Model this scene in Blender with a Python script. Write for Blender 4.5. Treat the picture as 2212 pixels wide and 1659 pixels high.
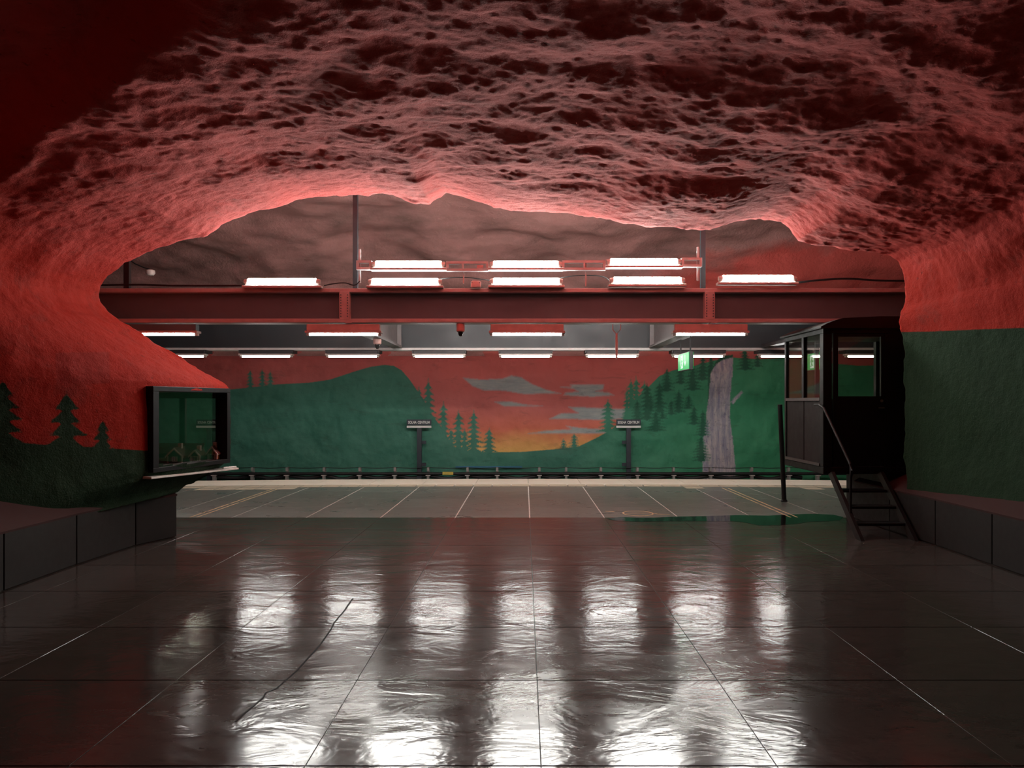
import bpy, bmesh, math, random
import numpy as np
from mathutils import Vector, Matrix

random.seed(7); np.random.seed(7)
for o in list(bpy.data.objects): bpy.data.objects.remove(o)
SC = bpy.context.scene
C = bpy.data.collections.new('scene'); SC.collection.children.link(C)

# ------------------------------------------------------------------ camera, world, exposure
FPX, VX, VY, H = 1648.0, 1133.0, 870.0, 1.54     # focal length and vanishing point in photo pixels, eye height
cam = bpy.data.cameras.new('camera'); camo = bpy.data.objects.new('camera', cam)
C.objects.link(camo); camo.location = (0, 0, H); camo.rotation_euler = (math.pi/2, 0, 0)
cam.sensor_fit = 'HORIZONTAL'; cam.sensor_width = 36.0; cam.lens = FPX/2212*36.0
cam.shift_x = -(VX-1106)/2212; cam.shift_y = (VY-829.5)/2212
cam.clip_start = 0.05; cam.clip_end = 100
SC.camera = camo
w = bpy.data.worlds.new('world'); SC.world = w; w.use_nodes = True
w.node_tree.nodes['Background'].inputs[0].default_value = (0, 0, 0, 1)
w.node_tree.nodes['Background'].inputs[1].default_value = 0.0
SC.view_settings.view_transform = 'Standard'; SC.view_settings.look = 'None'
SC.view_settings.gamma = 1.0; SC.view_settings.use_curve_mapping = False
SC.view_settings.exposure = 0.2
TUBE_BARE, TUBE_TRAY, TUBE_FAR = 102.0, 72.0, 84.0   # tube radiance, bare / under beam / far row

def W(px, py, Y):
    return Vector(((px-VX)/FPX*Y, Y, H-(py-VY)/FPX*Y))
def WX(px, Y): return (px-VX)/FPX*Y
def WZ(py, Y): return H-(py-VY)/FPX*Y

# ------------------------------------------------------------------ numpy noise
def _hash(i, j, k, s):
    n = (i*374761393 + j*668265263 + k*2147483647 + s*1274126177) & 0xFFFFFFFF
    n = ((n ^ (n >> 13))*1274126177) & 0xFFFFFFFF
    n = ((n ^ (n >> 15))*2246822519) & 0xFFFFFFFF
    return (n ^ (n >> 16)) & 0xFFFFFFFF
_G = np.array([(1,1,0),(-1,1,0),(1,-1,0),(-1,-1,0),(1,0,1),(-1,0,1),(1,0,-1),(-1,0,-1),(0,1,1),(0,-1,1),(0,1,-1),(0,-1,-1)], float)
def perlin(P, s=0):
    I = np.floor(P).astype(np.int64); F = P-I
    U = F*F*F*(F*(F*6-15)+10)
    r = 0
    for a in (0, 1):
        for b in (0, 1):
            for c in (0, 1):
                g = _G[_hash(I[:,0]+a, I[:,1]+b, I[:,2]+c, s) % 12]
                d = (g*(F-np.array([a,b,c]))).sum(1)
                wt = (U[:,0] if a else 1-U[:,0])*(U[:,1] if b else 1-U[:,1])*(U[:,2] if c else 1-U[:,2])
                r = r+d*wt
    return r
def fbm(P, s=0, o=4, lac=2.03, g=0.5):
    r = 0; a = 1.0
    for k in range(o):
        r = r+a*perlin(P, s+k*17); P = P*lac; a *= g
    return r
def worley(P, s=0):
    I = np.floor(P).astype(np.int64); best = np.full(len(P), 9.0)
    for a in (-1,0,1):
        for b in (-1,0,1):
            for c in (-1,0,1):
                i, j, k = I[:,0]+a, I[:,1]+b, I[:,2]+c
                q = np.stack([i+(_hash(i,j,k,s)%1000)/1000, j+(_hash(i,j,k,s+5)%1000)/1000, k+(_hash(i,j,k,s+9)%1000)/1000], 1)
                best = np.minimum(best, ((P-q)**2).sum(1))
    return best
def sstep(a, b, x):
    t = np.clip((x-a)/(b-a), 0, 1); return t*t*(3-2*t)

# ------------------------------------------------------------------ materials
def srgb(r, g, b):
    f = lambda c: (c/255/12.92) if c/255 <= .04045 else ((c/255+.055)/1.055)**2.4
    return (f(r), f(g), f(b), 1)
class N:
    """tiny node-tree helper"""
    def __init__(s, name):
        s.m = bpy.data.materials.new(name); s.m.use_nodes = True; s.t = s.m.node_tree
        s.b = s.t.nodes['Principled BSDF']; s.out = s.t.nodes['Material Output']
    def n(s, typ, **kw):
        x = s.t.nodes.new(typ)
        for k, v in kw.items(): setattr(x, k, v)
        return x
    def set(s, node, i, v):
        if hasattr(v, 'is_output') or isinstance(v, bpy.types.NodeSocket): s.t.links.new(v, node.inputs[i])
        else: node.inputs[i].default_value = v
    def math(s, op, a, b=0.0, c=0.0, clamp=False):
        x = s.n('ShaderNodeMath', operation=op); x.use_clamp = clamp
        s.set(x, 0, a); s.set(x, 1, b); s.set(x, 2, c); return x.outputs[0]
    def mix(s, fac, a, b, typ='MIX'):
        x = s.n('ShaderNodeMix', data_type='RGBA', blend_type=typ)
        s.set(x, 0, fac); s.set(x, 6, a); s.set(x, 7, b); return x.outputs[2]
    def pos(s, scale=(1,1,1)):
        g = s.n('ShaderNodeNewGeometry'); m = s.n('ShaderNodeMapping'); m.inputs['Scale'].default_value = scale
        s.t.links.new(g.outputs['Position'], m.inputs['Vector']); return m.outputs[0]
    def noise(s, vec, scale, detail=4, rough=.55, dist=0.0):
        x = s.n('ShaderNodeTexNoise'); s.set(x, 'Vector', vec); x.inputs['Scale'].default_value = scale
        x.inputs['Detail'].default_value = detail; x.inputs['Roughness'].default_value = rough
        x.inputs['Distortion'].default_value = dist; return x.outputs[0]
    def ramp(s, fac, *stops):
        x = s.n('ShaderNodeValToRGB'); e = x.color_ramp.elements
        while len(e) < len(stops): e.new(.5)
        for i, (p, c) in enumerate(stops): e[i].position = p; e[i].color = c
        s.set(x, 0, fac); return x.outputs[0]
    def rng(s, v, a, b, c=0.0, d=1.0):
        x = s.n('ShaderNodeMapRange'); s.set(x, 0, v)
        for i, q in enumerate((a, b, c, d)): x.inputs[i+1].default_value = q
        return x.outputs[0]
    def attr(s, name): return s.n('ShaderNodeAttribute', attribute_name=name).outputs['Fac']
    def bump(s, h, strength, dist, nrm=None):
        x = s.n('ShaderNodeBump'); s.set(x, 'Height', h); x.inputs['Strength'].default_value = strength
        x.inputs['Distance'].default_value = dist
        if nrm is not None: s.set(x, 'Normal', nrm)
        return x.outputs[0]
    def p(s, **kw):
        for k, v in kw.items(): s.set(s.b, k.replace('_', ' '), v)
        return s
M = {}
def simple(key, col, rough=.5, metal=0.0, var=.25, scale=9.0, spec=None):
    n = N(key); f = n.noise(n.pos(), scale, 4)
    dk = tuple(c*(1-var) for c in col[:3])+(1,); lt = tuple(min(1, c*(1+var)) for c in col[:3])+(1,)
    n.p(Base_Color=n.mix(f, dk, lt), Roughness=n.rng(f, .3, .7, max(0, rough-.08), min(1, rough+.08)), Metallic=metal)
    if spec is not None: n.b.inputs['Specular IOR Level'].default_value = spec
    M[key] = n.m; return n.m
def emit(key, col, st):
    n = N(key); n.p(Base_Color=tuple(.3*c for c in col[:3])+(1,), Roughness=.4, Emission_Color=col, Emission_Strength=st); n.b.inputs['Specular IOR Level'].default_value = .08; M[key] = n.m
emit('tube', (1, .985, .93, 1), TUBE_BARE)
emit('tube_tray', (1, .985, .93, 1), TUBE_TRAY)
emit('tube_far', (1, .985, .93, 1), TUBE_FAR)
emit('exit_green', (0.0, .60, .13, 1), .6)
emit('exit_white', (.85, 1, .9, 1), 1.0)
simple('steel_pale', (.52,.52,.51,1), .5)
simple('steel_web', (.12,.22,.25,1), .55, scale=3)
simple('steel_slate', (.020,.027,.031,1), .5, scale=3)
simple('steel_cross', (.15,.135,.135,1), .55)
simple('lamp_body', (.55,.50,.46,1), .4)
simple('lamp_red', (.60,.52,.49,1), .5)
simple('lamp_dark', (.03,.03,.032,1), .5)
simple('booth_black', (.010,.0125,.012,1), .5, spec=.25)
simple('booth_panel', (.018,.0145,.0135,1), .6, spec=.2)
simple('booth_rail', (.07,.066,.062,1), .5)
simple('rail_black', (.012,.012,.012,1), .4, spec=.3)
simple('steel_bright', (.55,.53,.50,1), .3, .8)
simple('rubber', (.015,.017,.018,1), .55)
simple('sign_navy', (.022,.03,.045,1), .45)
simple('sign_white', (.78,.78,.75,1), .5, var=.05)
simple('sign_post', (.025,.033,.045,1), .5)
simple('bracket_grey', (.34,.33,.31,1), .5)
simple('white_box', (.75,.70,.66,1), .5, var=.08)
simple('dome_pink', (.62,.36,.32,1), .45, var=.1)
simple('dome_black', (.02,.02,.02,1), .1)
simple('frame_black', (.008,.009,.010,1), .5, spec=.2)
simple('plinth_stone', (.016,.0135,.012,1), .55, scale=14, spec=.3)
simple('plinth_joint', (.13,.10,.085,1), .7)
simple('slope_brown', (.062,.032,.030,1), .85, scale=6, spec=.2)
simple('ledge_white', (.82,.82,.76,1), .25, var=.04)
simple('edge_white', (.86,.83,.70,1), .55, var=.1, scale=5)
simple('tactile', (.52,.47,.35,1), .6, var=.25, scale=7)
simple('yellow_paint', (.80,.60,.32,1), .6, var=.3, scale=18)
simple('yellow_tag', (.62,.50,.10,1), .5)
simple('crack', (.006,.006,.006,1), .9)
simple('track_ballast', (.05,.045,.04,1), .9, scale=20)
simple('house_wall_dark', (.05,.04,.036,1), .7)
simple('house_yellow', (.42,.22,.03,1), .7)
simple('house_roof', (.10,.035,.025,1), .8)
simple('house_trim', (.85,.74,.70,1), .6)
simple('snow_grey', (.16,.14,.13,1), .8, scale=25)
simple('gravel_pale', (.36,.31,.24,1), .9, scale=30)
simple('blue_tape', (.02,.16,.32,1), .5)
simple('grout', (.15,.135,.125,1), .7); simple('grout_pale', (.78,.77,.72,1), .7)

# glass: mirror-like reflection over a slightly tinted see-through pane
def glass(key, tint, f0):
    n = N(key); n.t.nodes.remove(n.b)
    tr = n.n('ShaderNodeBsdfTransparent'); tr.inputs[0].default_value = tint
    gl = n.n('ShaderNodeBsdfGlossy'); gl.inputs['Roughness'].default_value = .02
    lw = n.n('ShaderNodeLayerWeight'); lw.inputs[0].default_value = .25
    mx = n.n('ShaderNodeMixShader'); n.set(mx, 0, n.rng(lw.outputs['Fresnel'], 0, 1, f0, .5))
    n.t.links.new(tr.outputs[0], mx.inputs[1]); n.t.links.new(gl.outputs[0], mx.inputs[2])
    n.t.links.new(mx.outputs[0], n.out.inputs[0]); M[key] = n.m
glass('glass_booth', (.90,.90,.87,1), .02)
glass('glass_case', (.92,.93,.90,1), .015)

# rock: red paint above, green paint below ('green' holds the signed distance to the paint edge)
def rock_mat():
    n = N('rock_paint'); p = n.pos()
    big = n.noise(p, .7, 3); mid = n.noise(p, 4.0, 5, .65); fine = n.noise(p, 42, 5, .7)
    z = n.n('ShaderNodeSeparateXYZ'); n.set(z, 0, n.n('ShaderNodeNewGeometry').outputs['Position'])
    # hot orange red wall paint; paler rose higher up has haze glare coloured in
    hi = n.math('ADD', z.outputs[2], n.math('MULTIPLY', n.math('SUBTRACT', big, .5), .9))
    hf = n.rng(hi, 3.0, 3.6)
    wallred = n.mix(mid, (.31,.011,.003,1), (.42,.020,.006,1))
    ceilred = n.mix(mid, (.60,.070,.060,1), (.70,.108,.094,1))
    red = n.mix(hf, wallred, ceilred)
    grime = n.rng(n.noise(p, 2.1, 6, .7, .6), .54, .70)
    red = n.mix(n.math('MULTIPLY', grime, .45), red, (.16,.03,.022,1))
    speck = n.rng(n.noise(p, 11, 3, .6), .66, .72)
    red = n.mix(n.math('MULTIPLY', speck, .5), red, (.10,.018,.014,1))
    green = n.mix(mid, (.009,.030,.012,1), (.016,.048,.019,1))
    g = n.math('ADD', n.attr('green'), n.math('MULTIPLY', n.math('SUBTRACT', fine, .5), 3.0))
    fac = n.rng(g, -1.2, 1.2)
    col = n.mix(fac, red, green)
    col = n.mix(n.rng(n.attr('patch'), -1.5, 1.5), col, (.30,.018,.010,1))
    nb = n.bump(n.noise(p, 60, 4, .75), .45, .02)
    nb = n.bump(n.noise(p, 14, 5, .7), .4, .045, nb)
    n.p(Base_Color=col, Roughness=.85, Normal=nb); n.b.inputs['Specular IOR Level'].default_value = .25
    M['rock'] = n.m
rock_mat()
def vault_mat():
    n = N('vault_rock'); p = n.pos()
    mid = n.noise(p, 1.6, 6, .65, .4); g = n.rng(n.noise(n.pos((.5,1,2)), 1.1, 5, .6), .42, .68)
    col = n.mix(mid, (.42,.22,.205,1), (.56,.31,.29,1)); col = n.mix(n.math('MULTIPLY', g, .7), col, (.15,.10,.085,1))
    # lamp light on the right of the vault, put in as brighter red colour
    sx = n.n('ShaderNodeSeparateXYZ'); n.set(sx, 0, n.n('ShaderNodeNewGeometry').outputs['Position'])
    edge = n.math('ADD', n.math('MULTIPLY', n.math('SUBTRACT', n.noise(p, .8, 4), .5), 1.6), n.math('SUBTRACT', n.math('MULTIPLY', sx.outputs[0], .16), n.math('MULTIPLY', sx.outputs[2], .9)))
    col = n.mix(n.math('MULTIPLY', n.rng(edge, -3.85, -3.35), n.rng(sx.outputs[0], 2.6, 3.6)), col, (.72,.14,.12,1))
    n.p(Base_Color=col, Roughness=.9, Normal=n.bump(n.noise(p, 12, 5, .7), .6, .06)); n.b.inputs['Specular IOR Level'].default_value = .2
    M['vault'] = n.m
vault_mat()
def mural_mat():
    n = N('mural_paint'); p = n.pos()
    mid = n.noise(p, 1.4, 5, .6); fine = n.noise(p, 22, 4, .7)
    sp = n.n('ShaderNodeSeparateXYZ'); n.set(sp, 0, n.n('ShaderNodeNewGeometry').outputs['Position'])
    # painted sunset: red sky turning orange and ochre low over the valley
    up = n.rng(n.math('ADD', sp.outputs[2], n.math('MULTIPLY', n.math('SUBTRACT', mid, .5), .5)), .25, 1.9)
    sky = n.ramp(up, (0, (.78,.48,.14,1)), (.16, (.74,.38,.13,1)), (.40, (.62,.16,.10,1)), (.75, (.56,.15,.135,1)), (1, (.56,.14,.125,1)))
    side = n.math('MAXIMUM', n.rng(sp.outputs[0], -1.6, -4.0), n.rng(sp.outputs[0], 3.0, 5.0))
    sky = n.mix(side, sky, n.mix(mid, (.42,.105,.10,1), (.56,.145,.13,1)))
    wob = n.math('MULTIPLY', n.math('SUBTRACT', fine, .5), 2.2)
    def lay(name, col, base, soft=.9):
        return n.mix(n.rng(n.math('ADD', n.attr(name), wob), -soft, soft), base, col)
    cl = n.mix(n.noise(n.pos((1,1,5)), 3.0, 4), (.20,.27,.30,1), (.48,.48,.44,1))
    c = lay('cloud', cl, sky, 1.6)
    gx = n.rng(sp.outputs[0], 1.0, 5.0)
    gl = n.mix(mid, (.040,.165,.115,1), (.07,.25,.18,1)); gr = n.mix(mid, (.035,.24,.115,1), (.07,.37,.185,1))
    c = lay('hill', n.mix(gx, gl, gr), c)
    c = lay('tree', n.mix(mid, (.018,.105,.062,1), (.03,.145,.085,1)), c)
    st = n.noise(n.pos((1,1,.12)), 13, 5, .7)
    fall = n.ramp(st, (.25, (.16,.18,.30,1)), (.45, (.36,.35,.42,1)), (.62, (.56,.53,.52,1)), (1, (.66,.62,.58,1)))
    fall = n.mix(n.rng(n.noise(p, 9, 5, .75), .56, .66, 0, .7), fall, (.14,.13,.20,1))
    c = lay('fall', fall, c)
    c = n.mix(n.math('MULTIPLY', n.rng(n.noise(n.pos((.6,1,2)), 2.4, 6, .7, .5), .56, .74), .4), c, (.03,.05,.035,1))
    n.p(Base_Color=c, Roughness=.6, Normal=n.bump(n.noise(p, 16, 5, .7), .35, .03)); n.b.inputs['Specular IOR Level'].default_value = .3
    M['mural'] = n.m
mural_mat()
def floor_mat(key, ca, cb, cd, r0, r1, bmp, dirt, spec):
    n = N(key); p = n.pos()
    a = n.noise(p, .9, 5, .65); b = n.noise(n.pos((1,2.2,1)), 5, 6, .7); f = n.noise(p, 60, 3, .6)
    col = n.mix(a, ca, cb)
    col = n.mix(n.math('MULTIPLY', n.rng(b, .5, .72), dirt), col, cd)
    col = n.mix(n.math('MULTIPLY', n.rng(f, .62, .7), .35), col, tuple(min(1, c*2.2) for c in ca[:3])+(1,))
    oi = n.n('ShaderNodeObjectInfo'); col = n.mix(n.rng(oi.outputs['Random'], 0, 1, 0, .3), col, cd)
    ro = n.math('ADD', n.rng(n.noise(n.pos((1,1.8,1)), 1.7, 6, .7, .8), .3, .7, r0, r1), n.rng(f, .6, .75, 0, .10))
    # worn, slightly wavy polish
    wv = n.noise(n.pos((1,1.5,1)), 1.9, 4, .6, .7)
    nb = n.bump(wv, bmp, .05); nb = n.bump(n.noise(n.pos((1,2,1)), 9, 4, .6), bmp*.3, .012, nb)
    n.p(Base_Color=col, Roughness=ro, Normal=nb, IOR=1.45)
    n.b.inputs['Specular IOR Level'].default_value = spec
    M[key] = n.m
floor_mat('floor', (.052,.042,.036,1), (.082,.068,.059,1), (.022,.017,.014,1), .105, .185, .14, .5, .30)
floor_mat('floor_pale', (.135,.160,.142,1), (.185,.215,.19,1), (.085,.10,.09,1), .25, .36, .03, .22, .4)
n = N('water'); n.p(Base_Color=(.01,.014,.012,1), Roughness=.025, IOR=1.45); M['water'] = n.m

# ------------------------------------------------------------------ mesh helpers
class MB:
    def __init__(s): s.v = []; s.f = []
    def add(s, vs, fs):
        k = len(s.v); s.v += [tuple(q) for q in vs]; s.f += [tuple(i+k for i in f) for f in fs]; return s
    def box(s, a, b):
        x0,x1 = sorted((a[0],b[0])); y0,y1 = sorted((a[1],b[1])); z0,z1 = sorted((a[2],b[2]))
        return s.add([(x0,y0,z0),(x1,y0,z0),(x1,y1,z0),(x0,y1,z0),(x0,y0,z1),(x1,y0,z1),(x1,y1,z1),(x0,y1,z1)],
                     [(0,3,2,1),(4,5,6,7),(0,1,5,4),(1,2,6,5),(2,3,7,6),(3,0,4,7)])
    def hexa(s, lo, hi):
        """lo, hi: four points each, same winding"""
        return s.add(list(lo)+list(hi), [(0,3,2,1),(4,5,6,7),(0,1,5,4),(1,2,6,5),(2,3,7,6),(3,0,4,7)])
    def prism(s, pts, axis, a, b):
        """2-D polygon extruded along axis from a to b; pts given in the two other axes in order"""
        def mk(q, t):
            return {'x': (t,q[0],q[1]), 'y': (q[0],t,q[1]), 'z': (q[0],q[1],t)}[axis]
        n_ = len(pts); vs = [mk(q, a) for q in pts]+[mk(q, b) for q in pts]
        fs = [tuple(range(n_-1,-1,-1)), tuple(range(n_, 2*n_))]+[(i,(i+1)%n_,(i+1)%n_+n_,i+n_) for i in range(n_)]
        return s.add(vs, fs)
    def tube(s, pts, r, seg=10, caps=True):
        pts = [Vector(q) for q in pts]; rings = []; up0 = None
        for i, q in enumerate(pts):
            d = (pts[min(i+1,len(pts)-1)]-pts[max(i-1,0)]).normalized()
            u = Vector((0,0,1)) if abs(d.z) < .9 else Vector((1,0,0))
            a = d.cross(u).normalized(); b = d.cross(a).normalized()
            rr = r[i] if isinstance(r, (list,tuple)) else r
            rings.append([q+(a*math.cos(2*math.pi*k/seg)+b*math.sin(2*math.pi*k/seg))*rr for k in range(seg)])
        vs = [v for R in rings for v in R]; fs = []
        for i in range(len(rings)-1):
            for k in range(seg):
                k2 = (k+1)%seg; fs.append((i*seg+k, i*seg+k2, (i+1)*seg+k2, (i+1)*seg+k))
        if caps: fs += [tuple(range(seg-1,-1,-1)), tuple(range((len(rings)-1)*seg, len(rings)*seg))]
        return s.add(vs, fs)
    def lathe(s, prof, c, seg=18):
        vs = []; fs = []; m = len(prof)
        for k in range(seg):
            t = 2*math.pi*k/seg
            vs += [(c[0]+r*math.cos(t), c[1]+r*math.sin(t), c[2]+z) for r, z in prof]
        for k in range(seg):
            k2 = (k+1)%seg
            for i in range(m-1): fs.append((k*m+i, k2*m+i, k2*m+i+1, k*m+i+1))
        return s.add(vs, fs)
    def build(s, name, mat, parent=None, bevel=0.0, smooth=False, link=True):
        off = Vector((0,0,0)); q = parent
        while q is not None: off += q.location; q = q.parent
        me = bpy.data.meshes.new(name); me.from_pydata([tuple(Vector(v)-off) for v in s.v], [], s.f)
        bm = bmesh.new(); bm.from_mesh(me); bmesh.ops.recalc_face_normals(bm, faces=bm.faces)
        if bevel > 0:
            ed = [e for e in bm.edges if len(e.link_faces) == 2 and e.calc_face_angle(0) > .5]
            bmesh.ops.bevel(bm, geom=ed, offset=bevel, segments=1, affect='EDGES', clamp_overlap=True)
        bm.to_mesh(me); bm.free()
        if smooth:
            me.polygons.foreach_set('use_smooth', [True]*len(me.polygons))
            me.set_sharp_from_angle(angle=math.radians(40))
        me.materials.append(M[mat] if isinstance(mat, str) else mat)
        o = bpy.data.objects.new(name, me); C.objects.link(o)
        if parent is not None: o.parent = parent
        return o
def box(a, b): return MB().box(a, b)
def tag(o, label=None, cat=None, group=None, kind=None):
    if label: o['label'] = label
    if cat: o['category'] = cat
    if group: o['group'] = group
    if kind: o['kind'] = kind
    return o
def thing(name, label, cat, loc=(0,0,0), group=None):
    o = bpy.data.objects.new(name, None); C.objects.link(o); o.location = loc; o.empty_display_size = .1
    return tag(o, label, cat, group)
def dup(root, loc, label=None, parent=None):
    r = root.copy(); C.objects.link(r); r.location = loc
    if label: r['label'] = label
    for ch in list(root.children):
        c = ch.copy(); C.objects.link(c); c.parent = r
        for g in ch.children:
            d = g.copy(); C.objects.link(d); d.parent = c
    return r
def text_mesh(name, body, size, mat, parent, mw, extrude=.0015, squash=1.0):
    cu = bpy.data.curves.new(name, 'FONT'); cu.body = body; cu.size = size; cu.extrude = extrude
    cu.align_x = 'CENTER'; cu.align_y = 'CENTER'; cu.space_word = 1.6; cu.offset = size*.018
    t = bpy.data.objects.new(name, cu); C.objects.link(t)
    me = bpy.data.meshes.new_from_object(t.evaluated_get(bpy.context.evaluated_depsgraph_get()))
    bpy.data.objects.remove(t); me.transform(Matrix.Diagonal((squash,1,1,1)).to_4x4()); me.transform(mw); me.materials.clear(); me.materials.append(M[mat])
    o = bpy.data.objects.new(name, me); C.objects.link(o); o.parent = parent; return o

# ------------------------------------------------------------------ signed distances of painted shapes (positive inside)
def sdf_poly(P, poly, reach=1e9):
    out = np.full(len(P), -reach if reach < 1e8 else -50.0)
    A = np.array(poly, float)
    lo, hi = A.min(0)-min(reach, 40), A.max(0)+min(reach, 40)
    if reach < 1e8: sel = np.where((P[:,0]>lo[0])&(P[:,0]<hi[0])&(P[:,1]>lo[1])&(P[:,1]<hi[1]))[0]
    else: sel = np.arange(len(P))
    if not len(sel): return out
    Q = P[sel]; d2 = np.full(len(Q), 1e12); ins = np.zeros(len(Q), bool)
    B = np.roll(A, -1, 0)
    for a, b in zip(A, B):
        e = b-a; wv = Q-a; t = np.clip((wv@e)/max(e@e, 1e-9), 0, 1)
        d2 = np.minimum(d2, ((wv-t[:,None]*e)**2).sum(1))
        c = (a[1] > Q[:,1]) != (b[1] > Q[:,1])
        if e[1] != 0: ins ^= c & (Q[:,0] < a[0]+(Q[:,1]-a[1])*e[0]/e[1])
    d = np.sqrt(d2); out[sel] = np.where(ins, d, -d); return out
def sdf_union(P, polys, reach=12):
    r = np.full(len(P), -float(reach))
    for q in polys: r = np.maximum(r, sdf_poly(P, q, reach))
    return r
def spruce(xc, yt, yb, hw, tiers=6, seed=0):
    R = random.Random(seed+int(xc*7+yt)); L = []; Rr = []; hgt = yb-yt
    for side, acc in ((-1, L), (1, Rr)):
        acc.append((xc+side*hw*.07, yt+hgt*.08))
        for k in range(tiers):
            t0 = .10+.86*(k+.15)/tiers; t1 = .10+.86*(k+1)/tiers
            wd = hw*1.15*(.30+.70*((k+1)/tiers)**.85)*R.uniform(.78, 1.12)
            acc.append((xc+side*wd*.38, yt+hgt*(t0+.02)))
            acc.append((xc+side*wd*.70, yt+hgt*(t0+(t1-t0)*.60)))
            acc.append((xc+side*wd, yt+hgt*(t1-(t1-t0)*.12)))
            acc.append((xc+side*wd*.92, yt+hgt*(t1+(t1-t0)*.04)))
            acc.append((xc+side*wd*.50, yt+hgt*(t1-(t1-t0)*.02)))
            acc.append((xc+side*wd*.30, yt+hgt*(t1+(t1-t0)*.10)))
        acc.append((xc+side*hw*.10, yb))
    return [(xc, yt)]+Rr+L[::-1]
def grid_mesh(name, PTS, mat, attrs=None, mask=None, normals=True, flip=False):
    """PTS: (rows, cols, 3) array"""
    r, c, _ = PTS.shape; me = bpy.data.meshes.new(name)
    idx = np.arange(r*c).reshape(r, c)
    q = np.stack([idx[:-1,:-1], idx[:-1,1:], idx[1:,1:], idx[1:,:-1]], -1).reshape(-1, 4)
    if flip: q = q[:, ::-1]
    if mask is not None:
        vm = mask.reshape(-1); q = q[~vm[q].all(1)]
    me.vertices.add(r*c); me.vertices.foreach_set('co', PTS.reshape(-1).astype(np.float32))
    me.loops.add(len(q)*4); me.loops.foreach_set('vertex_index', q.reshape(-1).astype(np.int32))
    me.polygons.add(len(q)); me.polygons.foreach_set('loop_start', np.arange(0, len(q)*4, 4, dtype=np.int32))
    me.update(calc_edges=True)
    me.polygons.foreach_set('use_smooth', np.ones(len(q), bool))
    for k, v in (attrs or {}).items():
        a = me.attributes.new(k, 'FLOAT', 'POINT'); a.data.foreach_set('value', v.reshape(-1).astype(np.float32))
    me.materials.append(M[mat]); me.validate()
    o = bpy.data.objects.new(name, me); C.objects.link(o); return o
def vertex_normals(PTS):
    a = np.gradient(PTS, axis=0); b = np.gradient(PTS, axis=1); n_ = np.cross(a, b)
    return n_/np.maximum(np.linalg.norm(n_, axis=-1, keepdims=True), 1e-9)

# ================================================================== THE CAVE HALL
# outline of the opening to the platform (photo pixels, depth of the lip at that point)
LIP = [(290,1112,8.75),(318,1080,8.77),(384,1063,8.80),(397,1051,8.95),(421,1037,9.1),(455,1019,9.25),(482,1002,9.36),(494,985,9.40),(496,930,9.4),(495,880,9.4),
 (493,846,9.40),(487,832,9.38),(470,820,9.34),(430,800,9.26),(380,770,9.16),(330,740,9.08),(290,714,9.0),(250,690,8.94),(225,670,8.88),(211,651,8.84),(208,635,8.82),
 (212,615,8.8),(230,593,8.8),(265,565,8.8),(305,544,8.8),(370,520,8.8),(430,508,8.8),(480,480,8.8),(530,458,8.8),(600,443,8.8),(640,428,8.8),(680,421,8.8),(730,420,8.8),
 (780,417,8.8),(820,416,8.8),(855,422,8.8),(900,433,8.8),(925,437,8.8),(944,425,8.8),(964,416,8.8),(990,420,8.8),(1030,433,8.8),(1070,446,8.8),(1120,450,8.8),
 (1180,456,8.8),(1240,458,8.8),(1300,466,8.8),(1340,478,8.8),(1400,486,8.8),(1460,489,8.8),(1520,491,8.8),(1560,484,8.8),(1600,474,8.8),(1645,468,8.8),(1690,476,8.8),(1710,492,8.8),(1730,515,8.8),
 (1770,528,8.8),(1820,535,8.8),(1880,540,8.8),(1925,548,8.8),(1945,562,8.82),(1953,580,8.85),(1955,615,8.86),(1958,660,8.88),(1949,675,8.9),(1948,692,8.9),(1953,720,8.9),
 (1956,800,8.9),(1958,900,8.9),(1958,1000,8.9),(1960,1075,8.9),(1962,1120,8.9)]
lip = np.array([list(W(a, b, c)) for a, b, c in LIP])
seg = np.r_[0, np.cumsum(np.linalg.norm(np.diff(lip[:, [0,2]], axis=0), axis=1))]
NU = 820
su = np.linspace(0, seg[-1], NU)
lipX, lipY, lipZ = (np.interp(su, seg, lip[:, k]) for k in range(3))
HALL = np.array([(-4.55,-.35),(-4.72,.4),(-4.88,1.0),(-5.0,2.0),(-4.95,2.7),(-4.55,3.1),(-3.6,3.42),(-2.2,3.62),(-.6,3.70),(1.0,3.68),(2.4,3.59),(3.5,3.43),(4.3,3.22),(4.85,2.8),(5.0,2.2),(4.9,1.0),(4.75,.4),(4.6,-.35)])
C0 = np.array([0.0, 1.7])
# hall outline met by the ray through each lip point
dirs = np.stack([lipX-C0[0], lipZ-C0[1]], 1); dirs /= np.linalg.norm(dirs, axis=1, keepdims=True)
Rh = np.full(NU, 5.0)
for a, b in zip(HALL[:-1], HALL[1:]):
    e = b-a; den = dirs[:,0]*e[1]-dirs[:,1]*e[0]; den = np.where(abs(den)<1e-9, 1e-9, den)
    wv = a-C0; t = (wv[0]*e[1]-wv[1]*e[0])/den; u = (wv[0]*dirs[:,1]-wv[1]*dirs[:,0])/den
    Rh = np.where((t>0)&(u>=-1e-6)&(u<=1+1e-6), t, Rh)
k_ = np.ones(9)/9; Rh = np.convolve(np.pad(Rh, 4, 'edge'), k_, 'valid')
hallX, hallZ = C0[0]+dirs[:,0]*Rh, C0[1]+dirs[:,1]*Rh
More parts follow.
